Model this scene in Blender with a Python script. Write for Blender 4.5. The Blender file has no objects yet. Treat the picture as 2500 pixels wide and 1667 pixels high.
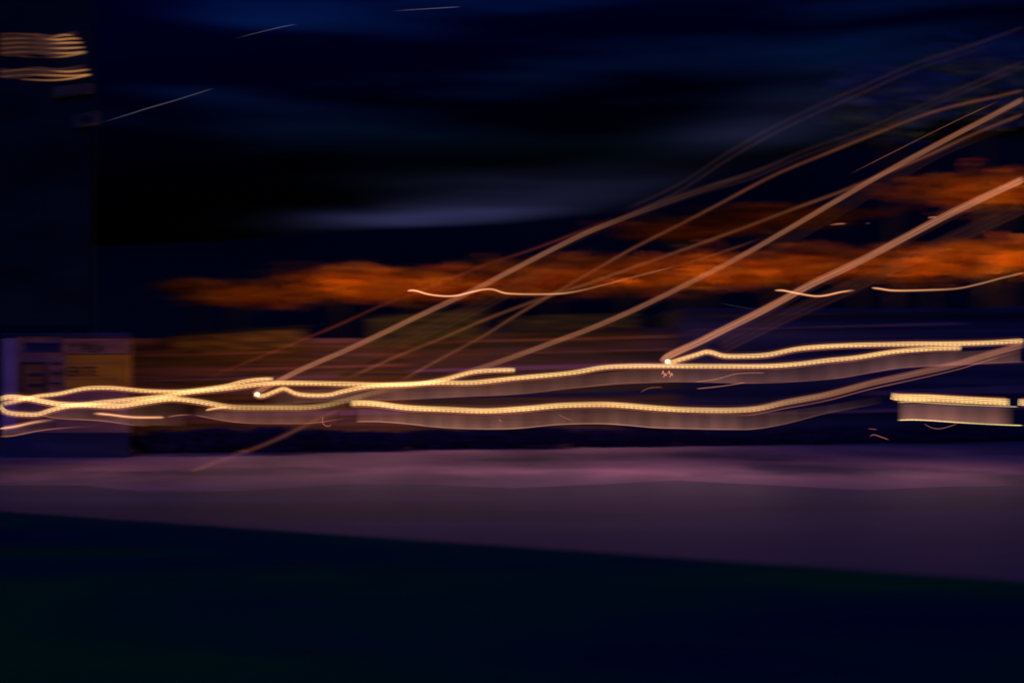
import bpy, bmesh, math, random
import numpy as np
from mathutils import Vector
random.seed(7); rng = np.random.default_rng(7)
S = bpy.context.scene
# ------------------------------------------------------------------ camera
F = 2500 * 35 / 36.0; HZ = 905.0; EYE = 4.0; FOCUS = 40.0
cam_d = bpy.data.cameras.new('camera'); cam = bpy.data.objects.new('camera', cam_d)
S.collection.objects.link(cam); S.camera = cam
cam.location = (0, 0, EYE); cam.rotation_euler = (math.radians(90), 0, 0)
cam_d.lens = 35; cam_d.sensor_width = 36; cam_d.clip_end = 3000; cam_d.clip_start = 0.1
cam_d.shift_y = (HZ - 833.5) / 2500
cam_d.dof.use_dof = True; cam_d.dof.focus_distance = FOCUS
cam_d.dof.aperture_fstop = 0.12
cam_d.dof.aperture_ratio = 0.10          # anamorphic lens: blur is wider than high
# ------------------------------------------------------------------ sky
W = bpy.data.worlds.new('World'); S.world = W; W.use_nodes = True
nt = W.node_tree; N = nt.nodes; Lk = nt.links
bg = N['Background']; bg.inputs['Strength'].default_value = 0.05
sky = N.new('ShaderNodeTexSky'); sky.sky_type = 'NISHITA'; sky.sun_disc = False
sky.sun_elevation = math.radians(-4.5); sky.sun_rotation = math.radians(200)
def m_(nodes, t, **kw):
    n = nodes.new(t)
    for k, v in kw.items():
        setattr(n, k, v)
    return n
tc = N.new('ShaderNodeTexCoord')
mp = N.new('ShaderNodeMapping'); mp.inputs['Scale'].default_value = (2.2, 2.2, 22)
mp.inputs['Rotation'].default_value = (0, math.radians(-7), 0)
Lk.new(tc.outputs['Generated'], mp.inputs['Vector'])
cl = N.new('ShaderNodeTexNoise'); cl.inputs['Scale'].default_value = 1.7; cl.inputs['Detail'].default_value = 8
cl.inputs['Roughness'].default_value = 0.5
Lk.new(mp.outputs[0], cl.inputs['Vector'])
cr = N.new('ShaderNodeValToRGB'); cr.color_ramp.elements[0].position = 0.46; cr.color_ramp.elements[1].position = 0.72
cr.color_ramp.elements[0].color = (0.0, 0.0, 1.5, 1); cr.color_ramp.elements[1].color = (0.10, 1.1, 9.0, 1)
sepc = N.new('ShaderNodeSeparateXYZ'); Lk.new(tc.outputs['Generated'], sepc.inputs[0])
sx = N.new('ShaderNodeMath'); sx.operation = 'MULTIPLY_ADD'; sx.inputs[1].default_value = .18; sx.inputs[2].default_value = .0
Lk.new(sepc.outputs['X'], sx.inputs[0])
ax = N.new('ShaderNodeMath'); ax.operation = 'ADD'; Lk.new(sx.outputs[0], ax.inputs[0]); Lk.new(cl.outputs['Fac'], ax.inputs[1])
Lk.new(ax.outputs[0], cr.inputs['Fac'])
mul = N.new('ShaderNodeMix'); mul.data_type = 'RGBA'; mul.blend_type = 'MULTIPLY'; mul.inputs['Factor'].default_value = 1
Lk.new(sky.outputs[0], mul.inputs['A']); Lk.new(cr.outputs[0], mul.inputs['B'])
# a low bright break in the cloud, dusk light still coming through
sep = N.new('ShaderNodeSeparateXYZ'); Lk.new(tc.outputs['Generated'], sep.inputs[0])
def math_(op, a, b=None, c=None, nodes=N, links=Lk):
    n = nodes.new('ShaderNodeMath'); n.operation = op
    for i, v in enumerate((a, b, c)):
        if v is None: continue
        if isinstance(v, (int, float)): n.inputs[i].default_value = v
        else: links.new(v, n.inputs[i])
    return n.outputs[0]
def gap(cx, cz, wx, wz, slope):
    dx = math_('DIVIDE', math_('SUBTRACT', sep.outputs['X'], cx), wx)
    dz0 = math_('SUBTRACT', math_('SUBTRACT', sep.outputs['Z'], cz), math_('MULTIPLY', math_('SUBTRACT', sep.outputs['X'], cx), slope))
    dz = math_('DIVIDE', dz0, wz)
    r2 = math_('ADD', math_('MULTIPLY', dx, dx), math_('MULTIPLY', dz, dz))
    return math_('EXPONENT', math_('MULTIPLY', r2, -1.0))
g = math_('ADD', math_('MULTIPLY', gap(-.085, .153, .085, .009, .05), 4.6), math_('MULTIPLY', gap(.25, .235, .08, .022, .12), 0.6))
g = math_('ADD', g, math_('MULTIPLY', gap(.02, .175, .14, .018, .07), 0.9))
g = math_('MULTIPLY', g, math_('MAXIMUM', math_('MULTIPLY_ADD', cl.outputs['Fac'], 4.0, -1.4), 0.1))
vm = N.new('ShaderNodeVectorMath'); vm.operation = 'SCALE'
vm.inputs[0].default_value = (0.25, 0.26, 0.80); Lk.new(g, vm.inputs['Scale'])
vm.location = (0, 0)
addc = N.new('ShaderNodeMix'); addc.data_type = 'RGBA'; addc.blend_type = 'ADD'; addc.inputs['Factor'].default_value = 1
gain = N.new('ShaderNodeVectorMath'); gain.operation = 'SCALE'; gain.inputs['Scale'].default_value = 24.0
Lk.new(mul.outputs['Result'], gain.inputs[0]); Lk.new(gain.outputs[0], addc.inputs['A']); Lk.new(vm.outputs[0], addc.inputs['B'])
Lk.new(addc.outputs['Result'], bg.inputs['Color'])
# ------------------------------------------------------------------ the last light below the horizon
sun_d = bpy.data.lights.new('sun', 'SUN'); sun = bpy.data.objects.new('sun', sun_d); S.collection.objects.link(sun)
sun_d.energy = 0.42; sun_d.color = (0.03, 0.13, 1.0); sun_d.angle = math.radians(40)
sun.rotation_euler = (math.radians(48), 0, math.radians(-15))
S.view_settings.view_transform = 'Standard'; S.view_settings.look = 'None'
S.view_settings.exposure = 0; S.view_settings.gamma = 1
S.cycles.transparent_max_bounces = 64; S.cycles.max_bounces = 4
S.cycles.sample_clamp_indirect = 2.0
S.cycles.use_denoising = True
# ------------------------------------------------------------------ helpers
def P(px, py, d):
    return Vector(((px - 1250) * d / F, d, EYE - (py - HZ) * d / F))
def G(px, py, z=0.0):
    d = (EYE - z) * F / (py - HZ); return Vector(((px - 1250) * d / F, d, z))
def link(o): S.collection.objects.link(o); return o
def tag(o, label=None, cat=None, group=None, kind=None):
    if label: o['label'] = label
    if cat: o['category'] = cat
    if group: o['group'] = group
    if kind: o['kind'] = kind
    return o
def empty(name, loc=(0, 0, 0)):
    o = bpy.data.objects.new(name, None); o.location = loc; o.empty_display_size = .3; return link(o)
def mesh(name, verts, faces, mat, parent=None, smooth=False, attrs=None):
    me = bpy.data.meshes.new(name)
    me.from_pydata([tuple(v) for v in verts], [], [tuple(f) for f in faces])
    if attrs:
        for k, vals in attrs.items():
            a = me.attributes.new(k, 'FLOAT', 'POINT'); a.data.foreach_set('value', np.asarray(vals, dtype=np.float32))
    if mat: me.materials.append(mat)
    if smooth: me.polygons.foreach_set('use_smooth', [True] * len(me.polygons))
    me.update()
    o = link(bpy.data.objects.new(name, me))
    if parent:
        o.parent = parent; o.matrix_parent_inverse = parent_inv(parent)
    return o
def parent_inv(p):
    from mathutils import Matrix
    M = Matrix.Translation(p.location)
    q = p.parent
    return M.inverted() if q is None else Matrix.Identity(4)
class MB:
    def __init__(s): s.v = []; s.f = []
    def box(s, x0, x1, y0, y1, z0, z1):
        b = len(s.v)
        s.v += [(x0,y0,z0),(x1,y0,z0),(x1,y1,z0),(x0,y1,z0),(x0,y0,z1),(x1,y0,z1),(x1,y1,z1),(x0,y1,z1)]
        s.f += [(b,b+3,b+2,b+1),(b+4,b+5,b+6,b+7),(b,b+1,b+5,b+4),(b+1,b+2,b+6,b+5),(b+2,b+3,b+7,b+6),(b+3,b,b+4,b+7)]
        return s
    def prism(s, pts, y0, y1):      # outline in x,z pushed through y
        b = len(s.v); n = len(pts)
        s.v += [(x, y0, z) for x, z in pts] + [(x, y1, z) for x, z in pts]
        s.f += [tuple(b + i for i in range(n)), tuple(b + n + i for i in reversed(range(n)))]
        s.f += [(b + i, b + n + i, b + n + (i + 1) % n, b + (i + 1) % n) for i in range(n)]
        return s
    def tube(s, pts, rad, sides=8):
        b = len(s.v); n = len(pts)
        for i, p in enumerate(pts):
            p = Vector(p); t = (Vector(pts[min(i + 1, n - 1)]) - Vector(pts[max(i - 1, 0)])).normalized()
            a = t.cross(Vector((0, 1, 0)));
            if a.length < .1: a = t.cross(Vector((1, 0, 0)))
            a.normalize(); c = t.cross(a); r = rad[i] if hasattr(rad, '__len__') else rad
            s.v += [tuple(p + (a * math.cos(k * 2 * math.pi / sides) + c * math.sin(k * 2 * math.pi / sides)) * r) for k in range(sides)]
        for i in range(n - 1):
            for k in range(sides):
                s.f.append((b + i*sides + k, b + i*sides + (k+1) % sides, b + (i+1)*sides + (k+1) % sides, b + (i+1)*sides + k))
        s.f.append(tuple(b + k for k in range(sides))); s.f.append(tuple(b + (n-1)*sides + k for k in reversed(range(sides))))
        return s
    def build(s, name, mat, parent=None, smooth=False): return mesh(name, s.v, s.f, mat, parent, smooth)
def interp(pts, step=10):
    """smooth curve through points, evenly resampled"""
    p = np.array(pts, float); n = len(p)
    if n == 2:
        out = [p[0] + (p[1] - p[0]) * t for t in np.linspace(0, 1, max(3, int(np.hypot(*(p[1]-p[0])[:2]) / step)))]
        return np.array(out)
    e = np.vstack([2*p[0]-p[1], p, 2*p[-1]-p[-2]]); out = []
    for i in range(1, n):
        a, b, c, d = e[i-1], e[i], e[i+1], e[i+2]
        ta, tb, tc_, td = 0, *(np.cumsum([max(np.hypot(*(y-x)[:2]), 1e-3) ** .5 for x, y in ((a,b),(b,c),(c,d))]))
        k = max(2, int(np.hypot(*(c-b)[:2]) / step))
        for t in np.linspace(tb, tc_, k, endpoint=False):
            A1 = (tb-t)/(tb-ta)*a + (t-ta)/(tb-ta)*b; A2 = (tc_-t)/(tc_-tb)*b + (t-tb)/(tc_-tb)*c; A3 = (td-t)/(td-tc_)*c + (t-tc_)/(td-tc_)*d
            B1 = (tc_-t)/(tc_-ta)*A1 + (t-ta)/(tc_-ta)*A2; B2 = (td-t)/(td-tb)*A2 + (t-tb)/(td-tb)*A3
            out.append((tc_-t)/(tc_-tb)*B1 + (t-tb)/(tc_-tb)*B2)
    out.append(p[-1]); return np.array(out)
# ------------------------------------------------------------------ materials
def mat_base(name):
    m = bpy.data.materials.new(name); m.use_nodes = True
    return m, m.node_tree.nodes, m.node_tree.links
def streaky(name, cols, scale=(.12, .12, 1.6), rough=.8, pos=None, detail=4, rot=0.0, seed=0, noise=1.0, spec=.2):
    """weathered surface: colour patches drawn out lengthways in the object's own metres"""
    m, n, l = mat_base(name); bs = n['Principled BSDF']; bs.inputs['Roughness'].default_value = rough
    bs.inputs['Specular IOR Level'].default_value = spec
    t = n.new('ShaderNodeTexCoord'); mpn = n.new('ShaderNodeMapping'); mpn.inputs['Scale'].default_value = scale
    mpn.inputs['Location'].default_value = (seed, seed * 1.7, seed * .3); mpn.inputs['Rotation'].default_value = (0, rot, 0)
    l.new(t.outputs['Object'], mpn.inputs[0])
    nz = n.new('ShaderNodeTexNoise'); nz.inputs['Scale'].default_value = noise; nz.inputs['Detail'].default_value = detail
    l.new(mpn.outputs[0], nz.inputs['Vector'])
    r = n.new('ShaderNodeValToRGB'); l.new(nz.outputs['Fac'], r.inputs[0])
    k = len(cols); pos = pos or [0.32 + 0.36 * i / max(1, k - 1) for i in range(k)]
    r.color_ramp.elements[0].position = pos[0]; r.color_ramp.elements[0].color = (*cols[0], 1)
    r.color_ramp.elements[1].position = pos[-1]; r.color_ramp.elements[1].color = (*cols[-1], 1)
    for i in range(1, k - 1):
        e = r.color_ramp.elements.new(pos[i]); e.color = (*cols[i], 1)
    l.new(r.outputs[0], bs.inputs['Base Color'])
    return m
def glow_mat(name, col, beads=0.0, period=12.0, through=1.0):
    """glowing filament: gives off light, does not block what is behind it"""
    m, n, l = mat_base(name); n.remove(n['Principled BSDF']); out = n['Material Output']
    em = n.new('ShaderNodeEmission'); em.inputs['Color'].default_value = (*col, 1)
    a = n.new('ShaderNodeAttribute'); a.attribute_name = 'power'
    st = a.outputs['Fac']
    if beads > 0:
        b = n.new('ShaderNodeAttribute'); b.attribute_name = 'along'
        sn = math_('SINE', math_('MULTIPLY', b.outputs['Fac'], 2 * math.pi / period, nodes=n, links=l), nodes=n, links=l)
        st = math_('MULTIPLY', st, math_('MULTIPLY_ADD', sn, beads, 1.0, nodes=n, links=l), nodes=n, links=l)
    l.new(st, em.inputs['Strength'])
    tr = n.new('ShaderNodeBsdfTransparent'); tr.inputs['Color'].default_value = (through, through, through, 1)
    ad = n.new('ShaderNodeAddShader'); l.new(em.outputs[0], ad.inputs[0]); l.new(tr.outputs[0], ad.inputs[1])
    l.new(ad.outputs[0], out.inputs['Surface'])
    m.cycles.emission_sampling = 'NONE'
    return m
GM = {
 'core':  glow_mat('filament_yellow', (1.0, 0.70, 0.26), .07, 11.5),
 'bead':  glow_mat('filament_beaded', (1.0, 0.66, 0.22), .34, 11.5),
 'pale':  glow_mat('filament_pale', (1.0, 0.47, 0.22)),
 'halo':  glow_mat('glow_amber', (1.0, 0.30, 0.10)),
 'pink':  glow_mat('filament_pink', (1.0, 0.34, 0.22)),
 'dusk':  glow_mat('filament_dusky', (1.0, 0.42, 0.40)),
 'red':   glow_mat('filament_red', (1.0, 0.16, 0.05)),
 'orange':glow_mat('filament_orange', (1.0, 0.42, 0.12)),
 'white': glow_mat('filament_white', (0.85, 0.75, 1.0)),
 'lamp':  glow_mat('lamp_white', (1.0, 0.9, 0.6)),
}
def off_seed(o): return o * 1.3
def tubes(name, pts, offs, rad, key, power, d, parent, fade=(0, 0), step=10, taper=True, prof=None):
    """one filament: pts in picture measure scaled to metres at distance d; offs perpendicular"""
    c = interp(pts, step); n = len(c)
    t = np.gradient(c[:, :2], axis=0); L = np.hypot(t[:, 0], t[:, 1]) + 1e-6
    nrm = np.stack([-t[:, 1] / L, t[:, 0] / L], 1)
    if nrm[:, 1].mean() < 0: nrm = -nrm
    s = np.concatenate([[0], np.cumsum(np.hypot(*(np.diff(c[:, :2], axis=0)).T))]); T = s[-1]
    q = c[:, :2] + nrm * offs
    ww = c[:, 2] if c.shape[1] > 2 else np.ones(n)
    fa = 1 + .14 * np.sin(s / 47 + off_seed(offs)) + .08 * np.sin(s / 19 + off_seed(offs) * 2)
    if fade[0] > 0: fa *= np.clip(s / fade[0], 0, 1) ** 1.3
    if fade[1] > 0: fa *= np.clip((T - s) / fade[1], 0, 1) ** 1.3
    r = np.full(n, rad * d / F)
    if taper: r *= np.clip(np.minimum(s, T - s) / 8 + .35, .35, 1)
    mb = MB(); w = [P(a, b, d) for a, b in q]; mb.tube(w, r, 8)
    pw = np.repeat(fa * ww * power, 8); al = np.repeat(s, 8)
    return mesh(name, mb.v, mb.f, GM[key], parent, True, {'power': pw, 'along': al})
def trail(label, pts, fil, halo=(), d=FOCUS, group='glowing light trails', fade=(0, 0), step=10, cat='light trail'):
    b = P(*pts[0][:2], d); e = empty('light_trail', b); tag(e, label, cat, group)
    for off, rad, key, pw in fil:
        tubes('filament', pts, off, rad, key, pw, d, e, fade, step)
    for off, rad, key, pw in halo:
        tubes('glow', pts, off, rad, key, pw, d, e, (max(fade[0], 14), max(fade[1], 14)), step)
    return e
# ================================================================== SETTING
M_ground = streaky('ground_earth', [(.02,.02,.02),(.05,.045,.04)], (.05,.3,1))
MB().box(-600, 600, -40, 900, -1.0, -0.12).build('ground', M_ground)['kind'] = 'structure'
# paved road / square, with the far side running up to the shop fronts
M_road = streaky('road_paving', [(.025,.045,.08),(.055,.07,.13),(.09,.095,.16)], (.05,.30,1), .8, noise=1.0, detail=5)
rl, rr = G(0, 1250), G(2500, 1422)
def edge_y(x): return rl.y + (rr.y - rl.y) * (x - rl.x) / (rr.x - rl.x)
def slab(name, pts, z0, z1, mat):
    n = len(pts); v = [(x, y, z1) for x, y in pts] + [(x, y, z0) for x, y in pts]
    f = [tuple(range(n))] + [(i, i + n, (i+1) % n + n, (i+1) % n) for i in range(n)]
    return mesh(name, v, [tuple(reversed(q)) for q in f], mat)
slab('road', [(-90, edge_y(-90)+.12), (60, max(edge_y(60), -12)+.12), (90, -10), (90, 84), (-90, 84)], -.6, 0, M_road)['kind'] = 'structure'
M_pave_lit = streaky('pavement_light_pool', [(.05,.05,.09),(.16,.11,.16),(.26,.17,.23),(.31,.20,.25)], (.13,.16,1), .8, detail=5, seed=6)  # paler than the road: the brighter pool of light is in this colour
pv = [(-90, 33.5)] + [(-30 + 3 * i, 34.4 + 1.1 * math.sin(i * 1.7) + .8 * math.sin(i * .6 + 1)) for i in range(22)] + [(90, 35), (90, 83), (-90, 83)]
slab('pavement', pv, -.3, .004, M_pave_lit)['kind'] = 'structure'
M_kerb = streaky('kerb_stone', [(.05,.05,.06),(.10,.09,.10)], (.8,.8,1))
slab('kerb', [(-90, edge_y(-90)), (60, max(edge_y(60), -12)), (60, max(edge_y(60), -12)+.12), (-90, edge_y(-90)+.12)], -.5, .02, M_kerb)['kind'] = 'structure'
M_grass = streaky('lawn_earth', [(.004,.03,.075),(.004,.13,.05),(.005,.26,.025)], (.07,.22,1), .95, seed=13, spec=0)
slab('lawn', [(-90, -12), (60, -12), (60, max(edge_y(60), -12)), (-90, edge_y(-90))], -.6, .0, M_grass)['kind'] = 'structure'
# grass blades
gv, gf = [], []
for i in range(16000):
    x = random.uniform(-16, 14); y = random.uniform(8, 30)
    if y > edge_y(x) - .12 or abs(x) > y * .62: continue
    h = random.uniform(.05, .13); a = random.uniform(0, 3.14); w = .012; b = len(gv)
    dx, dy = math.cos(a)*w, math.sin(a)*w; lx, ly = random.uniform(-.05,.05), random.uniform(-.05,.05)
    gv += [(x-dx, y-dy, 0), (x+dx, y+dy, 0), (x+lx, y+ly, h)]; gf.append((b, b+1, b+2))
M_blade = streaky('grass_green', [(.005,.08,.05),(.008,.15,.04)], (.5,.5,.5), spec=0)
tag(mesh('grass', gv, gf, M_blade), 'dark green grass in the unlit foreground below the lilac road', 'grass', kind='stuff')
# hills
M_hill = streaky('hill_dark', [(.008,.010,.012),(.02,.022,.02)], (.01,.01,.03))
ridge = [(-900,640),(0,606),(300,600),(600,585),(830,560),(1200,545),(1500,515),(1700,440),(1850,395),(2050,365),(2500,335),(3400,320)]
hv = []; hd = 300
for px, py in ridge:
    q = P(px, py, hd); hv += [(q.x, hd - 60, -1), (q.x, hd, q.z), (q.x, hd + 80, q.z * .8), (q.x, hd + 160, -1)]
hf = [(4*i+k, 4*i+k+1, 4*i+k+5, 4*i+k+4) for i in range(len(ridge)-1) for k in range(3)]
mesh('hills', hv, hf, M_hill)['kind'] = 'structure'
# ================================================================== BUILDINGS
def ledges(parent, x0, x1, y, rows, mat, name='ledge'):
    for z, t in rows: MB().box(x0, x1, y - .10, y + .003, z - t/2, z + t/2).build(name, mat, parent)
def px2x(px, d): return (px - 1250) * d / F
def py2z(py, d): return EYE - (py - HZ) * d / F
# --- left tall building with shop floor, 44 m away
d = 46.0; X0, X1 = -34.0, px2x(208, d); XS = px2x(316, d)
def wedge(x0, x1, y0, y1, z0, z1):
    mb = MB(); k = y1 / y0; a = [(x0, y0), (x1, y0), (x1 * k - .05, y1), (x0 * k, y1)]
    mb.v = [(x, y, z0) for x, y in a] + [(x, y, z1) for x, y in a]
    mb.f = [(3,2,1,0),(4,5,6,7),(0,1,5,4),(1,2,6,5),(2,3,7,6),(3,0,4,7)]
    return mb
M_night = streaky('tower_render', [(.002,.006,.010),(.008,.03,.035)], (.2,.2,.6))
tb = tag(empty('tall_building', (px2x(100, d), d, .10)), 'dark blue tower at the far left with lit amber windows near its top', 'building')
wedge(X0, X1, d + .6, d + 12, py2z(808, d), py2z(-60, d)).build('wall', M_night, tb)
wedge(X0, X1 + .2, d + .4, d + 12.2, py2z(-60, d), py2z(-74, d)).build('roof', M_night, tb)
bars = [
 [(0,232),(120,230),(250,240),(330,262),(420,240),(502,237)], [(0,268),(150,262),(300,268),(400,272),(480,264),(552,262)],
 [(0,300),(150,292),(330,298),(440,294),(570,290)], [(0,332),(150,322),(330,330),(450,330),(582,322)],
 [(0,365),(150,355),(340,362),(470,364),(592,352)], [(130,385),(340,392),(450,384),(588,360)],
 [(0,491),(200,475),(350,484),(470,490),(614,475)], [(0,525),(200,512),(370,516),(500,518),(624,507)], [(140,542),(360,549),(480,538),(622,512)]]
for i, b in enumerate(bars):
    pts = [(x/2.8, y/2.8, (.12 if x < 360 else .55 if x < 400 else .9)) for x, y in b]
    last = pts[-1]; pts = [p for p in pts if p[0] < last[0] - 4] + [(last[0]-7, last[1]+.6, .8), (last[0], last[1], .25)]
    o = tubes('lit_window', pts, 0, 2.0, 'orange', .15 if i not in (0, 5) else .09, 45.6, tb, (0, 6), 4)
    o = tubes('lit_window', pts, 2.2, 1.4, 'orange', .06, 45.6, tb, (0, 8), 4)
for (xa, xb, ya, yb) in ((0, 190, 84, 136), (0, 208, 166, 190)):
    v = []; n = 12; pw = []
    for k in range(n + 1):
        x = xa + (xb - xa) * k / n; wob = 3 * math.sin(k * .9) - (6 if k > 7 else 0) * (k - 7) / 5
        for yy, yo in ((ya, 45.62), (yb, 45.62)):
            v.append(P(x, yy + wob, 45.66)); pw.append(.035 * min(1, (n - k) / 3 + .2) * (1.0 if k > 5 else .6))
    f = [(2*k, 2*k+1, 2*k+3, 2*k+2) for k in range(n)]
    mesh('window_band', v, f, GM['pink'], tb, False, {'power': pw, 'along': pw})
M_panel = streaky('sign_panel_grey', [(.05,.05,.04),(.09,.08,.07)], (1,1,1))
def text(body, size, loc, mat, parent, name='lettering', bold=.012):
    c = bpy.data.curves.new(name, 'FONT'); c.body = body; c.size = size; c.extrude = .02; c.offset = bold; c.align_x = 'LEFT'
    t = bpy.data.objects.new(name, c); link(t); bpy.context.view_layer.update()
    me = bpy.data.meshes.new_from_object(t.evaluated_get(bpy.context.evaluated_depsgraph_get()))
    bpy.data.objects.remove(t); me.materials.clear(); me.materials.append(mat)
    for v in me.vertices: v.co = Vector((v.co.x + loc[0], -v.co.z + loc[1], v.co.y + loc[2]))
    o = link(bpy.data.objects.new(name, me))
    if parent: o.parent = parent; o.matrix_parent_inverse = parent_inv(parent)
    return o
M_ink = streaky('letter_ink', [(.03,.02,.02),(.05,.03,.03)], (1,1,1))
for (xa, ya, xb, yb, lab, tx) in ((128, 208, 224, 236, 'upper of two faint grey sign panels low on the dark tower at left', None), (178, 277, 238, 310, 'lower of two faint grey sign panels on the dark tower, with small letters', 'NFE')):
    sg = tag(empty('wall_sign', (px2x(xa, d), 46.3, py2z(yb, d))), lab, 'sign', 'faint sign panels on the tower')
    a, b = P(xa, ya + 6, 46.4), P(xb, yb + 3, 46.4)
    mb = MB(); mb.prism([(a.x, b.z + .02), (b.x, b.z + .24), (b.x, a.z + .22), (a.x, a.z)], 46.35, 46.61); mb.build('panel', M_panel, sg)
    if tx: text(tx, .34, (a.x + .30, 46.33, b.z + .25), M_ink, sg, bold=.004)
# --- shop floor at its foot
M_shop = streaky('shop_render', [(.14,.07,.06),(.30,.15,.12),(.16,.09,.10)], (.3,.3,1.4), seed=3)
M_brown = streaky('timber_brown', [(.16,.07,.04),(.30,.15,.09),(.22,.10,.05)], (.22,.2,2.2), seed=5)
M_dark = streaky('dark_metal', [(.02,.018,.03),(.05,.04,.06)], (1,1,2))
M_navy = streaky('navy_paint', [(.01,.014,.05),(.03,.04,.10)], (.3,.3,1.5))
M_lilac = streaky('lilac_paint', [(.10,.07,.11),(.17,.11,.14)], (.4,.4,1), seed=2)
M_yel = streaky('yellow_board', [(.30,.15,.008),(.48,.25,.012)], (.4,.4,1.6), seed=4)
sh = tag(empty('shop_building', (px2x(160, d), d, 0)), 'low shop front at the left edge with pinkish wall and barred dark window', 'building')
xl = px2x(6, d)
wedge(xl, XS + .02, d, d + 6, 1.15, py2z(822, d)).build('wall', M_shop, sh)
wedge(xl - .05, XS + .1, d - .10, d + 6.1, py2z(822, d), py2z(812, d)).build('roof', M_navy, sh)
wedge(xl, XS, d - .02, d + 6, 0, 1.15).build('plinth', M_navy, sh)
MB().box(px2x(10, d), px2x(44, d), d - .16, d + .003, 1.15, py2z(826, d)).build('pillar', streaky('pillar_lilac', [(.22,.17,.28),(.34,.25,.36)], (.4,.4,1)), sh)
MB().box(px2x(62, d), px2x(150, d), d - .07, d + .003, py2z(860, d), py2z(838, d)).build('fascia_board', M_navy, sh)
w = MB().box(px2x(18, d), px2x(118, d), d - .05, d + .003, py2z(962, d), py2z(884, d)).build('window', streaky('window_dusk', [(.18,.08,.03),(.30,.14,.05)], (.4,.4,2)), sh)
fr = MB(); fr.box(px2x(52, d), px2x(58, d), d - .12, d - .05, py2z(962, d), py2z(884, d)); fr.box(px2x(110, d), px2x(116, d), d - .12, d - .05, py2z(962, d), py2z(884, d)); fr.box(px2x(60, d), px2x(116, d), d - .121, d - .051, py2z(890, d), py2z(885, d))
fr.build('frame', M_dark, sh)
sl = MB()
for yy in (900, 913, 926, 939, 951): sl.box(px2x(18, d), px2x(42, d), d - .11, d - .04, py2z(yy + 2.5, d), py2z(yy - 2.5, d))
for yy in (915, 941): sl.box(px2x(70, d), px2x(110, d), d - .11, d - .04, py2z(yy + 4, d), py2z(yy - 4, d))
for yy in (888, 912, 936): sl.box(px2x(126, d), px2x(150, d), d - .11, d - .001, py2z(yy + 2, d), py2z(yy - 2, d))
for q in range(len(sl.f) // 6):
    b_ = MB(); b_.v = sl.v[8*q:8*q+8]; b_.f = [(3,2,1,0)[::1], (4,5,6,7), (0,1,5,4), (1,2,6,5), (2,3,7,6), (3,0,4,7)]; b_.build('window_bar', M_dark, sh)
bb = tag(empty('signboard', (px2x(240, d), d - .2, py2z(944, d))), 'mustard yellow signboard with dark lettering reading ERTE on the shop front', 'sign')
MB().box(px2x(164, d), px2x(318, d), d - .22, d - .003, py2z(944, d), py2z(866, d)).build('board', M_yel, bb)
mb = MB()
for yy in (888, 925): mb.box(px2x(168, d), px2x(300, d), d - .24, d - .221, py2z(yy+1.2, d), py2z(yy-1.2, d))
mb.build('stripe', M_brown, bb)
text('ERTE', .62, (px2x(170, d), d - .25, py2z(918, d)), M_ink, bb, bold=.0)
b2 = tag(empty('fascia_sign', (px2x(200, d), d - .15, py2z(862, d))), 'brown fascia board with small dark letters above the yellow signboard', 'sign')
MB().box(px2x(154, d), px2x(318, d), d - .12, d - .003, py2z(864, d), py2z(826, d)).build('board', M_brown, b2)
text('T', .50, (px2x(172, d), d - .145, py2z(860, d)), M_ink, b2, bold=.0)
text('FREA', .50, (px2x(199, d), d - .145, py2z(860, d)), M_ink, b2, bold=.0)
# --- the long row beyond the square, 62 m away
d = 62.0
def hall(name, label, xa, xb, top, mat, roofmat, depth=8.0, rows=(), dd=62.0, cat='building', ledgemat=None, windows=()):
    e = tag(empty(name, (px2x((xa+xb)/2, dd), dd, 0)), label, cat)
    x0, x1 = px2x(xa, dd), px2x(xb, dd); zt = py2z(top, dd)
    MB().box(x0, x1, dd, dd + depth, 0, zt).build('wall', mat, e)
    MB().box(x0 - .1, x1 + .1, dd - .3, dd + depth + .3, zt, zt + .3).build('roof', roofmat, e)
    for (py, t, xa2, xb2, m2) in rows:
        a_, b_ = px2x(xa2, dd), px2x(xb2, dd); z_ = py2z(py, dd); sl_ = (b_ - a_) * .025; h_ = t * dd / F / 2
        MB().prism([(a_, z_ - h_ * .4), (b_, z_ + sl_ - h_), (b_, z_ + sl_ + h_), (a_, z_ + h_ * .4)], dd - .14, dd + .003).build('ledge', m2, e)
    for (wa, wb, ya, yb) in windows:
        wn = MB().box(px2x(wa, dd), px2x(wb, dd), dd - .05, dd + .004, py2z(yb, dd), py2z(ya, dd)).build('window', M_dark, e)
    return e
M_olive = streaky('olive_cloth', [(.03,.025,.012),(.10,.09,.006),(.03,.03,.01),(.12,.10,.006)], (.2,.2,1.5), seed=8)
M_must = streaky('mustard_cloth', [(.04,.025,.01),(.26,.15,.01),(.09,.05,.012),(.30,.17,.01)], (.2,.2,1.5), seed=9)
M_rust = streaky('rust_board', [(.26,.11,.05),(.40,.19,.10)], (.15,.15,1.8), seed=11)
M_plum = streaky('plum_board', [(.16,.08,.13),(.30,.16,.20)], (.15,.15,1.8), seed=12)
M_bands = streaky('banded_timber', [(.02,.02,.04),(.16,.09,.05),(.05,.05,.02),(.24,.13,.10)], (.045,.045,1.9), seed=13, detail=5, rot=-.04)
M_bands2 = streaky('banded_dusk', [(.01,.015,.05),(.04,.045,.08),(.10,.08,.12)], (.03,.03,1.3), seed=17, detail=3)
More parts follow.
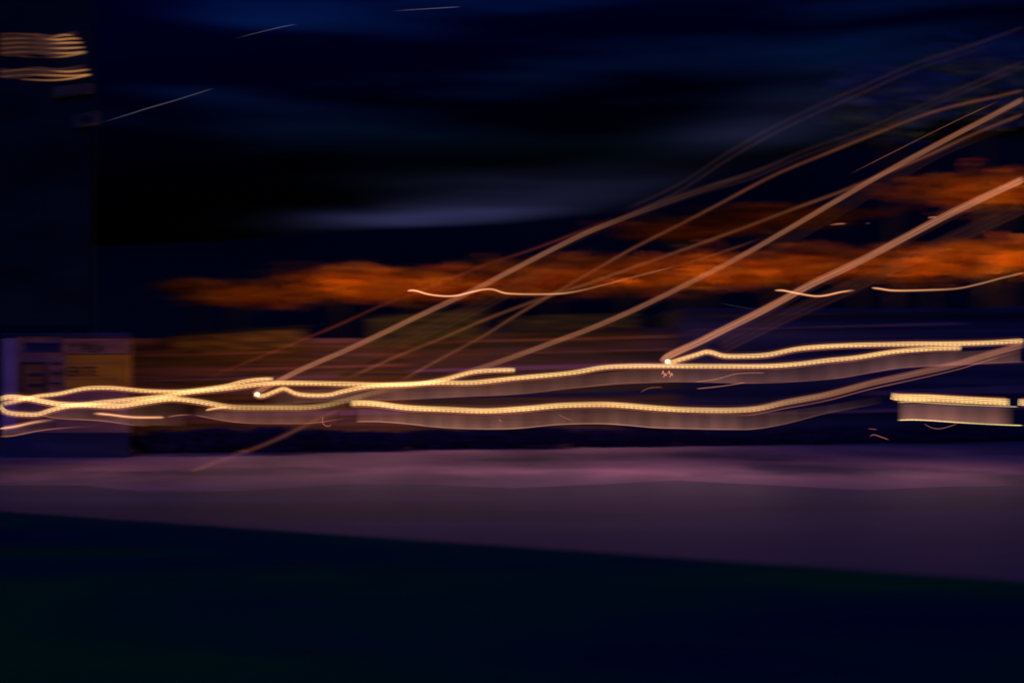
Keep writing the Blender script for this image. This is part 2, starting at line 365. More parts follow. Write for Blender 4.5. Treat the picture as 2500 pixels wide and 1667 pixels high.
hall('market_hall', 'long brown boarded hall behind the bright trails, left of centre', 250, 1010, 838, streaky('hall_brown', [(.03,.02,.02),(.20,.11,.02),(.08,.05,.02),(.26,.12,.07),(.12,.06,.05)], (.045,.045,1.5), seed=21, detail=5, rot=-.07), M_brown,
     rows=((868, 8, 340, 700, M_rust), (905, 7, 420, 980, M_rust), (930, 8, 330, 820, M_plum), (1022, 16, 250, 1000, M_plum)))
hall('market_hall', 'brown banded hall in the middle behind the crossing diagonal trails', 1010, 1660, 812, M_bands, M_dark,
     rows=((836, 8, 1040, 1640, M_rust), (866, 6, 1100, 1660, M_brown), (905, 16, 1010, 1660, M_plum), (972, 12, 1010, 1660, M_navy)))
hall('market_hall', 'dark navy hall on the right with pale lilac ledges', 1660, 2720, 765, M_bands2, M_navy,
     rows=((772, 9, 1740, 2700, M_lilac), (806, 7, 1700, 2350, M_plum), (893, 10, 2250, 2700, M_plum), (960, 26, 2100, 2700, M_lilac), (1010, 12, 1850, 2700, M_plum)))
def awning(label, xa, xb, ya, yb, mat, dd=60.5, slope=0):
    e = tag(empty('awning', (px2x((xa+xb)/2, dd), dd, py2z(yb, dd))), label, 'awning', 'cloth awnings on the halls')
    x0, x1 = px2x(xa, dd), px2x(xb, dd); n = 12; v = []; f = []
    for k in range(n + 1):
        x = x0 + (x1 - x0) * k / n; sc = .08 * math.sin(k * 2.1); s_ = slope * (k / n)
        v += [(x, dd + 1.45, py2z(ya, dd) + .3 + s_), (x, dd, py2z(ya, dd) + s_), (x, dd - .03, py2z(yb, dd) + sc + s_), (x, dd + .05, py2z(yb, dd) + sc + s_), (x, dd + .08, py2z(ya, dd) - .1 + s_), (x, dd + 1.45, py2z(ya, dd) + .2 + s_)]
    for k in range(n):
        for j in range(6): f.append((6*k + j, 6*k + (j+1) % 6, 6*(k+1) + (j+1) % 6, 6*(k+1) + j))
    mesh('cloth', v, f, mat, e)
    for x in (x0 + .1, x1 - .15): MB().box(x, x + .05, dd + .1, dd + 1.45, py2z(ya, dd) - .2, py2z(ya, dd) - .15).build('bracket', M_dark, e)
awning('long mustard awning on the brown hall, just right of the yellow signboard', 420, 740, 822, 866, M_must, slope=.5)
awning('olive green awning behind the steep diagonal trails at centre left', 900, 1180, 778, 852, M_olive, slope=.7)
awning('small dark olive awning left of the bright hooked diagonal', 1230, 1560, 780, 806, M_olive, slope=.2)
# --- hedge of dark shrubs along the halls' feet
M_leafd = streaky('leaf_dark', [(.012,.010,.05),(.035,.028,.12)], (2,2,2), spec=0)
M_stem = streaky('stem_bark', [(.03,.02,.015),(.05,.035,.025)], (3,3,3))
def leaves(c, rx, ry, rz, n, s, mode=''):
    v, f = [], []
    cs = []
    soft = mode == 'soft'
    for _ in range(max(3, n // 60)):
        a = rng.normal(size=3); a = (a * .48 if soft else a / np.linalg.norm(a) * rng.uniform(.25, .85)); cs.append(a)
    for i in range(n):
        if rng.random() < (.4 if soft else .75):
            p = cs[rng.integers(len(cs))] + rng.normal(size=3) * .18
        else:
            p = rng.normal(size=3); p = p * .45 if soft else p / np.linalg.norm(p) * rng.uniform(.3, 1) ** .5
        p = np.array([p[0]*rx, p[1]*ry, p[2]*rz]) + np.array(c)
        a = rng.normal(size=3); a /= np.linalg.norm(a); b_ = np.cross(a, rng.normal(size=3)); b_ /= np.linalg.norm(b_)
        q = s * rng.uniform(.6, 1.3); b = len(v)
        v += [p - a*q, p + b_*q*.5, p + a*q, p - b_*q*.5]; f.append((b, b+1, b+2, b+3))
    return v, f
shrub_lab = ['first shrub right of the shop front in the dark row', 'second shrub from the shop front in the dark row', 'third shrub from the shop front, under the weave', 'shrub crossed by the lone diagonal that falls onto the pavement', 'shrub just left of the start of the thickest trail', 'shrub under the start of the thickest trail', 'shrub under the first dip of the thickest trail', 'shrub below the lowest sag of the thickest trail', 'shrub right of the lowest sag of the thickest trail', 'shrub under the middle rise of the thickest trail', 'shrub right of the middle rise of the thickest trail', 'shrub below the second sag of the thickest trail', 'shrub where the thickest trail turns upward', 'shrub just left of the short bright block', 'shrub under the left end of the short bright block', 'shrub under the right half of the short bright block', 'last shrub of the dark row, cut by the right edge']
for i in range(17):
    t = i / 16; px = 395 + 2100 * t + random.uniform(-12, 12); dd = 48.5 + 8.0 * t + random.uniform(-.3, .3)
    x = px2x(px, dd); h = random.uniform(.9, 1.3) * (1 - .2 * t)
    e = tag(empty('shrub', (x, dd, .1)), shrub_lab[i].replace('shrub', 'dark leafy shrub', 1), 'shrub', 'dark shrubs in the hedge row')
    v, f = leaves((x, dd, .02 + h*.46), 2.15, .8, h*.55, 3200, .15)
    mesh('foliage', v, f, M_leafd, e)
    MB().tube([(x, dd, .1), (x+.05, dd, h*.3), (x+.02, dd, h*.6)], [.06,.05,.03], 6).build('stem', M_stem, e)
# --- trees behind the halls, lit from lamps among them
M_orange = streaky('leaf_autumn', [(.46,.09,.004),(.55,.16,.008),(.66,.27,.02)], (.3,.3,1.5))
M_orange_dim = streaky('leaf_autumn_dim', [(.07,.014,.002),(.13,.035,.004)], (.3,.3,1.5))  # autumn leaf darkened in colour so the upper crowns look dimly lit
M_green = streaky('leaf_green', [(.03,.05,.02),(.06,.09,.03)], (1,1,1))
M_lampm = streaky('lamp_post_metal', [(.03,.03,.03),(.05,.05,.05)], (2,2,2))
def tree(label, px, py, dd, rx, rz, mat, n=900, s=.35, group='lamp-lit autumn trees behind the halls'):
    c = P(px, py, dd); e = tag(empty('tree', (c.x, dd, 0)), label, 'tree', group)
    v, f = leaves((c.x, dd, c.z), rx, min(rx, 2.6), rz, n, s, 'soft' if mat in (M_orange, M_orange_dim) else '')
    mesh('crown', v, f, mat, e)
    mb = MB(); mb.tube([(c.x, dd, 0), (c.x + .1, dd, c.z*.5), (c.x, dd, c.z)], [.28,.2,.08], 8)
    for k in range(5):
        a = random.uniform(0, 6.28); mb.tube([(c.x, dd, c.z*.8), (c.x + math.cos(a)*rx*.4, dd + math.sin(a)*.8, c.z), (c.x + math.cos(a)*rx*.75, dd + math.sin(a)*1.2, c.z + rz*.3)], [.1,.07,.03], 6)
    mb.build('trunk', M_stem, e)
def street_lamp(px, py, dd, power, label, col=(1, .42, .03), dz=1.6, r=.12):
    c = P(px, py, dd); z = c.z
    e = tag(empty('street_lamp', (c.x, dd, 0)), label, 'street lamp', 'sodium lamps among the trees')
    MB().tube([(c.x, dd, 0), (c.x, dd, z - .35)], .06, 8).build('pole', M_lampm, e)
    MB().tube([(c.x, dd, z - .35), (c.x, dd, z - .30), (c.x, dd, z - .22)], [.08, .22, .30], 12).build('lamp_head', M_lampm, e)
    l_ = bpy.data.lights.new('lamp_light', 'POINT'); l_.energy = power; l_.color = col; l_.shadow_soft_size = r
    lo = link(bpy.data.objects.new('lamp_light', l_)); lo.location = (c.x, dd, z); lo.parent = e; lo.matrix_parent_inverse = parent_inv(e)
DT = 76.0
tr = [(480, 700, 1.3, .5, 16, 'small pointed orange tree at the left tip of the glowing row'),
      (575, 722, 2.2, .8, 45, 'small orange tree second from the left tip of the glowing row'),
      (830, 693, 3.6, 1.6, 420, 'broad deep orange tree crown left of the first steep trail'),
      (1010, 698, 3.8, 1.5, 330, 'orange tree crown above the start of the thin curling trail'),
      (1180, 690, 2.8, 1.1, 60, 'dull rust tree crown where the steep trail crosses the orange row'),
      (1350, 672, 3.6, 1.6, 210, 'rust orange tree crown between the two steep trails'),
      (1530, 665, 3.2, 1.5, 110, 'dim orange tree crown left of the third steep trail'),
      (1720, 662, 3.8, 1.6, 380, 'orange tree crown under the third steep trail'),
      (1900, 655, 3.8, 1.4, 330, 'orange tree crown between the third and fourth steep trails'),
      (2090, 648, 3.2, 1.2, 110, 'dull orange tree crown crossed by the brightest steep trail'),
      (2270, 640, 3.8, 1.5, 400, 'orange tree crown right of the brightest steep trail'),
      (2460, 628, 3.8, 1.6, 560, 'brightest orange tree crown at the right edge'),
      (1660, 562, 2.6, .8, 40, 'small upper orange tree crown by the thin diagonals'),
      (1880, 530, 3.6, .9, 40, 'faint orange tree crown high above the row where two trails merge'),
      (2440, 462, 4.6, 1.8, 420, 'high glowing orange tree crown at the right edge above the steep trail')]
for i, (px, py, rx, rz, pw, lab) in enumerate(tr):
    tree(lab, px, py, DT + random.uniform(-1, 1), rx * 1.6, rz * .74, M_orange_dim if py < 565 and px < 2300 else M_orange, 3000, .30)
    street_lamp(px + 10, py + 28, DT - 5.5, pw * .95, 'lamp post by the ' + lab.replace(' crown', '').replace('tree', 'tree', 1), r=.15)
M_lil = streaky('leaf_lilac_grey', [(.04,.12,.25),(.09,.17,.32)], (1,1,1))
for px, py, rx, rz, lab in ((2180, 250, 4.0, 2.6, 'tall pale-leaved tree in the upper right behind the fading trails'),
                            (2400, 190, 4.4, 2.6, 'tall lilac-grey tree at the upper right corner')):
    tree(lab, px, py, 72.0, rx * 1.35, rz * 1.35, M_lil, 620, .40, 'tall trees in the upper right')
# ================================================================== LIGHT TRAILS
def bright(w=1.0, extra_line=True):
    w *= .86
    f = [(-5.0*w, 1.1*w, 'core', .34), (-.9*w, 1.5*w, 'core', .47), (3.6*w, 1.6*w, 'bead', .40)]
    if extra_line: f.append((7.4*w + 1, .7, 'pink', .13))
    h = [(0, 6.2*w, 'halo', .085), (0, 9.0*w, 'halo', .030), (0, 13*w, 'halo', .012)]
    return f, h
def T(label, pts, kind='bright', w=1.0, d=FOCUS, fade=(0, 0), step=10, k=1.0, group=None):
    if kind == 'bright': f, h = bright(w)
    elif kind == 'thick':       # broad diagonal made of many fine lines
        cols = [('pink', .13), ('pink', .20), ('pale', .26), ('pink', .17), ('pale', .22), ('pink', .12)]
        f = [((i - 2.5) * 3.0 * w, 1.15 * w, c, p) for i, (c, p) in enumerate(cols)]
        h = [(0, 9*w, 'halo', .045), (2*w, 15*w, 'halo', .010)]
    elif kind == 'soft': f = [(0, 1.6*w, 'pink', .055)]; h = [(0, 4.0*w, 'halo', .050), (0, 6.5*w, 'halo', .018)]
    elif kind == 'thin': f = [(0, 1.3*w, 'pale', .42)]; h = [(0, 3.2*w, 'halo', .07)]
    elif kind == 'fine': f = [(0, .9*w, 'pink', .16)]; h = [(0, 2.4*w, 'halo', .02)]
    elif kind == 'white': f = [(0, .8*w, 'white', .05)]; h = [(0, 2.0*w, 'white', .008)]
    elif kind == 'dusk': f = [(0, 2.4*w, 'dusk', .016)]; h = [(0, 5*w, 'dusk', .009)]
    elif kind == 'red': f = [(0, 1.8*w, 'red', .05)]; h = [(0, 5*w, 'red', .018)]
    elif kind == 'wide': f = [((i-2.5)*5*w, 2.0*w, 'pink', .010 + .008*(i % 2)) for i in range(6)]; h = [(0, 18*w, 'halo', .006)]
    k *= {'bright': .95, 'thick': .42, 'soft': .32, 'dusk': .13, 'wide': .4, 'red': .35, 'white': .36, 'fine': .8}.get(kind, 1)
    f = [(a, b, c, p*k) for a, b, c, p in f]; h = [(a, b, c, p*k) for a, b, c, p in h]
    g = group or {'bright': 'bright yellow light trails', 'thick': 'broad steep light trails'}.get(kind, 'thin faint light trails')
    return trail(label, pts, f, h, d, g, fade, step)
# (each trail keeps its own distance, 39.4 to 40.8 m from the camera)
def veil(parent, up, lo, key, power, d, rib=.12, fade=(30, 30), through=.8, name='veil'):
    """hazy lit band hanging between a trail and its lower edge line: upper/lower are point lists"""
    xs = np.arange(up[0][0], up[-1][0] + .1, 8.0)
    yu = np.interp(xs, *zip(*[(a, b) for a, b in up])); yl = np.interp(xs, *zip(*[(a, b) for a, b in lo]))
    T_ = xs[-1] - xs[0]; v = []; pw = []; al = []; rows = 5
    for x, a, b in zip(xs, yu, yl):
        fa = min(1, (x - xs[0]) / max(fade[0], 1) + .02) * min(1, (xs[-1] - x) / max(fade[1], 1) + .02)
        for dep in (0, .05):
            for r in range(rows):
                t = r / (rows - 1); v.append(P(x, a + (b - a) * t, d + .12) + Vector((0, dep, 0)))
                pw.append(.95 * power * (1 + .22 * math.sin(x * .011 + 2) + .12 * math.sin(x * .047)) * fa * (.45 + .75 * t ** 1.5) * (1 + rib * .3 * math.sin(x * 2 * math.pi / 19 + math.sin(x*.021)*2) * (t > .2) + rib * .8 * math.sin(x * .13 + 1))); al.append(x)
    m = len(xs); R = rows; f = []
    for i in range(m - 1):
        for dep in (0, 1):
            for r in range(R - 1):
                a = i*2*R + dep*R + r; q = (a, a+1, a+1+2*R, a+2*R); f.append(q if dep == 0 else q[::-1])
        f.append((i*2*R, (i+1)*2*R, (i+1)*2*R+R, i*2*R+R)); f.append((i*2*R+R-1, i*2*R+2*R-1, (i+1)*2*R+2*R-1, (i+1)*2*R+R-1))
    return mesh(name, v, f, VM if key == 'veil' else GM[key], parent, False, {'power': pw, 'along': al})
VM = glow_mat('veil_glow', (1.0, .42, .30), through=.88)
# ---- left weave
A2 = [(0,990),(10,1003),(30,1009),(54,1011),(93,1011),(125,1001),(168,991),(214,986),(250,982),(304,977),(393,968),(464,957),(554,948),(625,939),(679,935),(750,935),(840,937),(937,939),(1080,934),(1151,934),(1259,923),(1401,909),(1473,897),(1544,893.5),(1670,893.5),(1874,893.5),(1946,888.5),(2017,880),(2089,873),(2178,859),(2231,854),(2285,850.7),(2349,849.3)]
tA = T('longest bright yellow trail, from the left-edge loop to its blunt end near the right', A2, d=40.0)
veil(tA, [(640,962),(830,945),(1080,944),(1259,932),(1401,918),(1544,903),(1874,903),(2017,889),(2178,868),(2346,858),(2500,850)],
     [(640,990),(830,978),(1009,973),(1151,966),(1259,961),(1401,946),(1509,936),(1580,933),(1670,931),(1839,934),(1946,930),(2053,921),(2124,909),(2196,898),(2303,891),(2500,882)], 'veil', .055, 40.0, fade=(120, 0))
tubes('filament', [(830,979),(1009,974),(1151,967),(1259,962),(1401,947),(1509,937),(1580,934),(1670,932),(1839,935),(1946,931),(2053,922),(2124,910),(2196,899),(2303,892),(2500,883)], 0, 1.1, 'pink', .08, 40.0, tA, (80, 0))
A1 = [(0,987,.5),(39,979,.8),(86,968,1),(143,961,1),(190,951,1),(214,947.5,1),(268,946.5,1),(357,954,1),(446,955,1),(518,947,1),(557,941,1),(586,933,1),(625,927,1),(668,925,1)]
T('upper yellow trail arching under the yellow signboard, its blunt end beside the first hook', A1, w=.85, d=39.9)
C = [(0,974,1),(18,969.6,1.2),(54,971,1.2),(107,980,1.2),(143,986,1.2),(214,988.5,1.2),(286,991,1.2),(357,981,1.1),(418,973.5,1.1),(464,977,1),(518,986,1),(560,993,.8),(600,995,.55),(679,995,.5),(768,993,.4),(840,979,.25),(900,962,.12),(960,945,.03)]
T('thick lowest yellow trail weaving at the left edge and fading past the first hook', C, w=1.1, d=39.7)
T('short frayed yellow trail below the weave, left of the gap', [(223,1009,.4),(245,1010,1),(268,1012,1),(321,1018,1),(404,1018.6,.8)], 'thin', 1.6, d=39.6, fade=(20, 10), k=.9)
T('tiny broken pale trail right of the short frayed one', [(404,1018.6),(430,1014),(475,1012)], 'fine', 1.0, d=39.6, fade=(5, 30))
T('short yellow sprout rising from a frayed tip into the thick lowest trail', [(500,1002,.6),(512,999,1),(529,996,1),(564,993.6,.8)], 'thin', 1.6, d=39.6, fade=(6, 20), k=.9)
T('yellow trail entering low at the left edge and fading upwards', [(0,1046,1),(36,1041,.9),(82,1031,.6),(143,1023,.15)], 'thin', 2.0, d=39.6, fade=(0, 50), k=.9)
tF = T('faint pink line lowest at the left edge under the weave', [(0,1066),(29,1064),(89,1052),(150,1045),(240,1040)], 'fine', 1.0, d=39.6, fade=(0, 120))
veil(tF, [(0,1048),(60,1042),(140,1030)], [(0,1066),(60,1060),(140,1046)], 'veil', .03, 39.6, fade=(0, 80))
tV = T('faint pale line sagging under the weave from the loop towards the right', [(93,1013),(143,1021),(250,1027),(321,1037),(375,1040)], 'fine', .9, d=39.8, fade=(20, 60))
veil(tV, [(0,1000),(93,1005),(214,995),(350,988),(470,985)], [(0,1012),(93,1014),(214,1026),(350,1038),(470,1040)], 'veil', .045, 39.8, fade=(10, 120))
tV2 = T('faint pink lower edge line under the fading thick trail', [(470,1012),(571,1030),(679,1034),(768,1032),(850,1020)], 'fine', .8, d=39.8, fade=(20, 60))
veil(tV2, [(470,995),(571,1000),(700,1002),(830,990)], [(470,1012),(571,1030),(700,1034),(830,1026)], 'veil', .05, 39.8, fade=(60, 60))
# ---- first hook and its two arms
B = [(619,962,1),(630,966,1.2),(643,966,1),(668,957,1),(691,949,1),(701,951,1),(715,958,1),(735,963,1),(804,963.5,1),(830,957,1),(884,946,1),(937,941,1),(1009,937.5,1),(1080,927,1),(1151,909,1),(1205,904,1),(1259,903,1)]
hk = T('hooked yellow trail from the left lamp blob to a blunt end above the longest trail', B, w=.9, d=39.8, step=6)
def blob(label, px, py, d, r=5.0):
    c = P(px, py, d); bm = bmesh.new(); bmesh.ops.create_icosphere(bm, subdivisions=3, radius=r * d / F)
    for v in bm.verts: v.co.x *= 1.25; v.co += c
    me = bpy.data.meshes.new('lamp_bulb'); bm.to_mesh(me); bm.free(); me.materials.append(GM['lamp'])
    a = me.attributes.new('power', 'FLOAT', 'POINT'); a.data.foreach_set('value', [.8] * len(me.vertices))
    o = link(bpy.data.objects.new('lamp_bulb', me)); tag(o, label, 'lamp', 'bright lamp blobs at the hooks')
blob('round white-hot lamp at the tip of the first hooked trail, left of centre', 628, 962, 39.5)
blob('round white-hot lamp at the tip of the second hook, right of centre', 1630, 882, 39.5)
D1 = [(617,962,1.6),(640,950,1.4),(680,930,1.3),(714,912,1.2),(786,880,1.1),(840,857,1),(937,812,1),(1044,761,.95),(1151,711,.95),(1259,655,.95),(1366,600,.8),(1437,566,.7),(1509,537.5,.4),(1580,511,.2),(1660,482,.13),(1839,421,.1),(1964,374,.08)]
T('broad steep trail rising from the first hook across the orange trees', D1, 'thick', .74, d=40.1, fade=(0, 200), k=1.0)
T('dim wide band just under the first steep trail', [(760,925),(900,865),(1100,780),(1300,680),(1480,600)], 'wide', 1.1, d=40.6, fade=(60, 200), k=.7)
# ---- G
Gp = [(851,986,.9),(873,984,1.2),(919,986,1.25),(991,995,1.2),(1080,999,1.15),(1187,1003,1.1),(1276,998,1.1),(1366,990,1.05),(1473,987.5,1),(1526,990,1),(1598,996,1),(1670,1000,.95),(1767,1002,.75),(1839,999,.5),(1875,993,.32),(1910,984,.22),(1960,974,.16),(2017,964,.1),(2070,950,.05),(2124,936,.01)]
tG = T('thickest bright yellow trail, lying alone below the long trail in the middle', Gp, w=1.2, d=39.5, fade=(6, 0))
GL = [(866,1029),(919,1029),(991,1034),(1080,1043.6),(1187,1047),(1259,1045.7),(1366,1036),(1473,1034),(1526,1037.5),(1598,1043.6),(1670,1046),(1767,1048),(1839,1047),(1910,1036),(2017,1009),(2160,982)]
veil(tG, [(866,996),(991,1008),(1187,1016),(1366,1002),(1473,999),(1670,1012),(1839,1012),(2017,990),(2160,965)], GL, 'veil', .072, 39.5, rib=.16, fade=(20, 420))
tubes('filament', GL, 0, 1.2, 'pale', .13, 39.5, tG, (10, 500))
G2 = [(1780,1001,.2),(1839,998,.7),(1910,984,.9),(2017,964,1),(2124,936,1),(2231,912.5,1),(2339,887.5,1),(2410,866,1),(2500,841,1.1)]
T('broad tan trail lifting from the end of the thickest trail to the right edge', G2, 'thick', .9, d=39.9, fade=(60, 0), k=.95)
T('fine line beneath the broad tan trail on the right', [(a, b + 14) for a, b, c in G2], 'fine', .9, d=39.9, fade=(60, 100), k=.8)
# ---- H / second hook
H = [(1622,884,1),(1640,884,1),(1660,878,1),(1700,866,1),(1724,859,1),(1740,861,1),(1764,868,1),(1820,869,1),(1874,866,1),(1946,852,1),(2053,843.6,1),(2196,840,1),(2339,838.6,1),(2420,836,1),(2500,832,1)]
T('bright yellow trail from the second hook along the top to the right edge', H, w=1.0, d=39.8, step=6)
D5 = [(1614,884,2.2),(1628,872,2.4),(1660,856,2.2),(1700,838,2.0),(1767,805,1.9),(1874,752,1.7),(1981,694,1.5),(2089,643,1.45),(2196,587,1.4),(2303,530,1.5),(2392,487,1.7),(2500,437,2)]
T('brightest steep trail, rising from the second hook to the right edge', D5, 'thick', 1.0, d=40.0, k=1.0)
T('dim wide twin band under the brightest steep trail', [(1745,855),(1900,780),(2100,690),(2300,595),(2500,505)], 'wide', 1.1, d=40.4, fade=(30, 0), k=1.0)
D4 = [(860,975,.2),(937,954,.35),(1044,934,.5),(1151,905,.75),(1259,869,.9),(1330,843,1),(1437,803.6,1),(1562,750,1),(1670,697,1),(1803,629,1.05),(1910,568,1.1),(2024,501,1.1),(2160,422,1.1),(2303,345,1.1),(2410,289,1.1),(2500,241,1.1)]
T('broad pink-tan steep trail from the centre weave to the upper right corner', D4, 'thick', .74, d=40.0, fade=(100, 0), k=.85)
T('dim wide band under the long pink-tan steep trail', [(1700,700),(1850,630),(2000,545),(2150,455),(2300,370),(2500,290)], 'wide', .8, d=40.6, fade=(150, 150), k=.55)
D3 = [(830,930),(901,900),(973,868),(1080,825),(1187,779),(1294,739),(1366,714),(1437,692),(1544,653.6),(1670,609),(1803,561),(1946,507),(2053,468),(2142,431),(2267,379),(2374,329),(2500,278)]
T('soft tan diagonal with the gentler slope, joining the steep trail at the right', D3, 'soft', 1.05, d=40.4, fade=(70, 0), k=1.0)
D2 = [(960,940),(1044,893),(1151,836),(1187,816),(1276,760),(1359,713),(1437,668),(1544,607),(1670,543),(1749,502),(1892,427),(2017,375),(2142,325),(2267,277),(2356,253),(2428,237.5),(2500,220)]
T('soft tan diagonal crossing the thin curling trail and bending flat at the upper right', D2, 'soft', 1.05, d=40.3, fade=(70, 0), k=.95)
U1 = [(1509,518),(1580,488),(1670,443),(1767,379),(1874,318),(1981,266),(2106,211),(2231,157),(2374,111),(2500,66)]
T('uppermost dim mauve diagonal reaching the right edge near the top', U1, 'dusk', 1.3, d=40.8, fade=(60, 0), k=1.3)
T('dim mauve diagonal running just under the uppermost one', [(a, b + 14 + 0.004*(2500-a)) for a, b in U1], 'dusk', 1.2, d=40.8, fade=(60, 350), k=1.5)
U2 = [(1509,528),(1700,462),(1839,421),(1964,368),(2106,318),(2249,257),(2374,204),(2500,150)]
T('dim mauve diagonal through the pale-leaved trees at the upper right', U2, 'dusk', 1.3, d=40.8, fade=(80, 0), k=1.4)
T('lower twin of the dim mauve diagonal through the pale-leaved trees', [(a, b + 13) for a, b in U2], 'dusk', 1.2, d=40.8, fade=(80, 0), k=1.3)
T('thin grey-lilac diagonal starting alone in the dark sky at the upper right', [(2067,429),(2196,364),(2339,293),(2446,243)], 'fine', 1.0, d=40.2, fade=(80, 60), k=.4)
T('long dim red-brown diagonal passing through the orange trees at left', [(464,943),(536,911),(643,868),(750,825),(840,787),(937,743),(1009,718),(1087,686),(1187,646),(1294,611),(1401,571),(1509,525)], 'red', 1.2, d=40.5, fade=(180, 120), k=1.0)
T('twin pale line joining the orange row rightwards below the third steep trail', [(1670,645),(1767,614),(1874,577)], 'soft', .8, d=40.3, fade=(10, 80), k=.6)
T('soft lone diagonal falling from the bright weave down onto the lilac road', [(350,1196),(429,1166),(536,1125),(643,1086),(714,1054),(786,1018),(850,990)], 'soft', 1.3, d=39.6, fade=(150, 40), k=.75)
J = [(992.5,711,.6),(1003,709,1.2),(1016,710,1.2),(1044,718,1),(1087,723,1),(1116,721.5,1),(1151,713,1),(1187,706,1),(1205,707,1),(1230,715,1),(1259,717.5,.7),(1366,717,.45),(1401,712.5,.3),(1473,696,.2),(1544,677,.15),(1670,645,.08)]
T('thin pale curling trail over the orange trees, left of centre', J, 'thin', 1.2, d=39.8, fade=(5, 60), step=6)
T('short thin smile-shaped trail crossing the brightest steep trail', [(1889,709,.7),(1910,709,1),(1946,716,1),(1992,723,1),(2017,721,1),(2053,713,1),(2090,708,.7)], 'thin', 1.2, d=39.8, fade=(8, 20), step=6, k=.9)
T('thin pale trail curving up to the right edge under the orange trees', [(2126,702.5,1),(2146,704.6,1),(2178,709,1),(2267,708,.7),(2339,704,.55),(2392,693,.45),(2446,678.6,.4),(2500,666,.35)], 'thin', 1.2, d=39.8, fade=(8, 0), step=6, k=.8)
T('tiny pale dash below the faint high orange tree', [(2021,550),(2045,547),(2069,546)], 'fine', 1.5, d=39.9, fade=(20, 8))
T('small faint dash right of the tiny pale dash', [(2110,545.5),(2128,545)], 'fine', 1.0, d=39.9, fade=(6, 6), k=.5)
T('tiny pale dash left of the brightest steep trail near the right', [(2265,532),(2276,530.5),(2287,530)], 'fine', 2.0, d=39.9)
T('faint grey-green thread below the orange row, left of the smile-shaped trail', [(1750,738),(1800,748),(1855,757)], 'white', 1.0, d=40, fade=(30, 30), k=.4)
# ---- right block
Ip = [(2174,966,1),(2190,969,1.2),(2214,970,1.5),(2260,971,1.5),(2320,974,1.2),(2400,978,1.2),(2466,981,1.1)]
f, h = [(-6.4,1.2,'core',.32),(-2.2,1.3,'core',.42),(2.0,1.3,'core',.40),(6.4,1.5,'bead',.38)], [(0,8.5,'halo',.10),(0,12,'halo',.03)]
tI = trail('short very bright block of trail near the right edge, lit band under it', Ip, f, h, 39.4, 'bright yellow light trails')
tubes('filament', [(2189,982),(2230,981),(2300,985),(2400,990),(2489,993)], 0, 1.1, 'core', .30, 39.4, tI, (8, 4))
tubes('filament', [(2189,1025.5),(2230,1024.5),(2267,1026),(2340,1031),(2430,1036),(2500,1038.5)], 0, 1.4, 'core', .42, 39.4, tI, (4, 10))
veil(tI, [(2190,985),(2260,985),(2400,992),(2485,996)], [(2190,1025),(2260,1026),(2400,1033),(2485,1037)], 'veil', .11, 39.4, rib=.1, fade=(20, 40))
trail('last stub of bright trail cut by the right edge beyond a small gap', [(2484,981),(2500,982),(2520,983)], f, h, 39.4, 'bright yellow light trails')
# ---- squiggles and sparks
def squiggle(label, pts, d=39.5, k=1.0, w=.8): T(label, pts, 'fine', w, d=d, fade=(4, 8), step=3, k=k)
for sx, lab in ((1619, 'left of two tiny butterfly-shaped glints under the second hook'), (1634, 'right of two tiny butterfly-shaped glints under the second hook')):
    squiggle(lab, [(sx-6,915),(sx-2,910),(sx,905),(sx+1,913),(sx+6,911),(sx+8,917),(sx+3,914),(sx+2,921),(sx-3,917)], k=2.4, w=.8)
squiggle('short tilted thread under the long trail, right of the glints', [(1700,949),(1740,945),(1780,940),(1823,933)], k=1.2)
squiggle('curved thread inside the lit band right of the glints', [(1698,932),(1750,925),(1790,914),(1812,911),(1870,910)], k=1.0)
squiggle('small arched thread under the lit band, left of the second hook', [(1563,958),(1582,948),(1605,945),(1620,946)], k=.6)
squiggle('small curl in the dark strip beside the start of the thickest trail', [(786,1014),(788,1022),(787,1030),(793,1038),(803,1040),(812,1034)], k=1.0)
squiggle('faint curl under the short bright block at the right', [(2255,1034),(2275,1044),(2295,1046),(2320,1040),(2340,1033)], k=.7)
squiggle('tiny scribble above the lilac road, left of the bright block', [(2122,1066),(2132,1061),(2150,1066),(2172,1074)], k=1.0)
squiggle('small tan dash above the scribble at the right', [(2118,1046),(2130,1047),(2144,1049)], k=.7)
squiggle('tiny curl hanging inside the band of the thickest trail', [(1215,1024),(1222,1026),(1226,1033)], k=1.0, w=1.2)
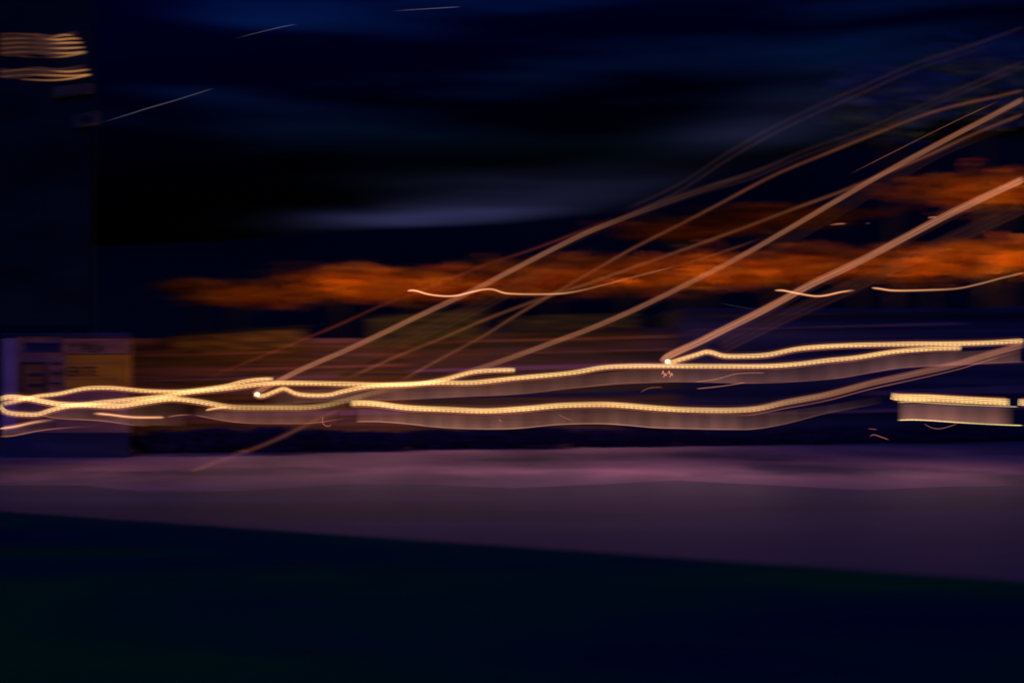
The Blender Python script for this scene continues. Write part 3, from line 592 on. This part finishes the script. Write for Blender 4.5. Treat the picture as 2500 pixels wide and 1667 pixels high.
squiggle('thin scratch-like thread crossing the band in the middle', [(1361,1010),(1378,1019),(1400,1027)], k=.6)
for x, y, lab in ((1888,968,'left of two tiny pale sparks over the tan trail'), (1902,972,'right of two tiny pale sparks over the tan trail'), (2156,1003,'lone tiny spark left of the bright block'), (801,1053,'tiny white spark in the dark strip under the trails'), (1975,1062,'tiny faint spark over the lilac road')):
    squiggle(lab, [(x-2,y),(x,y+.4),(x+2.5,y+.2)], k=2.0, w=1.0)
# ---- thin white lines in the sky
T('long thin grey-white line in the dark upper left, lowest of three', [(239,302,.3),(300,284,.7),(350,268,1),(429,245,1.2),(480,229,1),(525,215,.5)], 'white', 1.4, d=40, fade=(60, 20), k=1.3)
T('short thin white line in the upper left, middle of three', [(568,96,.4),(643,77,.8),(690,66,1.2),(729,59,.6)], 'white', 1.0, d=40, fade=(40, 20), k=1.5)
T('thin white line at the top edge, uppermost of three', [(950,28,.5),(1030,23,.9),(1080,20,1.2),(1130,17,.6)], 'white', 1.0, d=40, fade=(50, 20), k=1.8)
# ---- trail light on the square, plus added fill lights before the fronts
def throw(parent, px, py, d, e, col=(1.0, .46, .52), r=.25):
    l_ = bpy.data.lights.new('trail_fill_light', 'POINT'); l_.energy = e; l_.color = col; l_.shadow_soft_size = r
    lo = link(bpy.data.objects.new('trail_fill_light', l_)); lo.location = P(px, py, d) - Vector((0, 0, .2)); lo.parent = parent; lo.matrix_parent_inverse = parent_inv(parent)
for px, e in ((900, 55), (1100, 55), (1290, 60), (1480, 75), (1660, 95), (1830, 105)): throw(tG, px, 995, 39.5, e * 1.35)
for px, e in ((2220, 130), (2420, 140)): throw(tI, px, 975, 39.4, e * 1.05)
for px, e in ((80, 75), (260, 75), (540, 50), (720, 55)): throw(tA, px, 985, 40.0, e * 1.1, (1, .42, .36))
for px, e in ((560, 300), (760, 300), (960, 290), (1180, 230), (1400, 190), (1600, 120)): throw(tA, px, 925, 53.0, e, (1, .42, .26))  # fill lights added to brighten the halls, standing well behind the trail
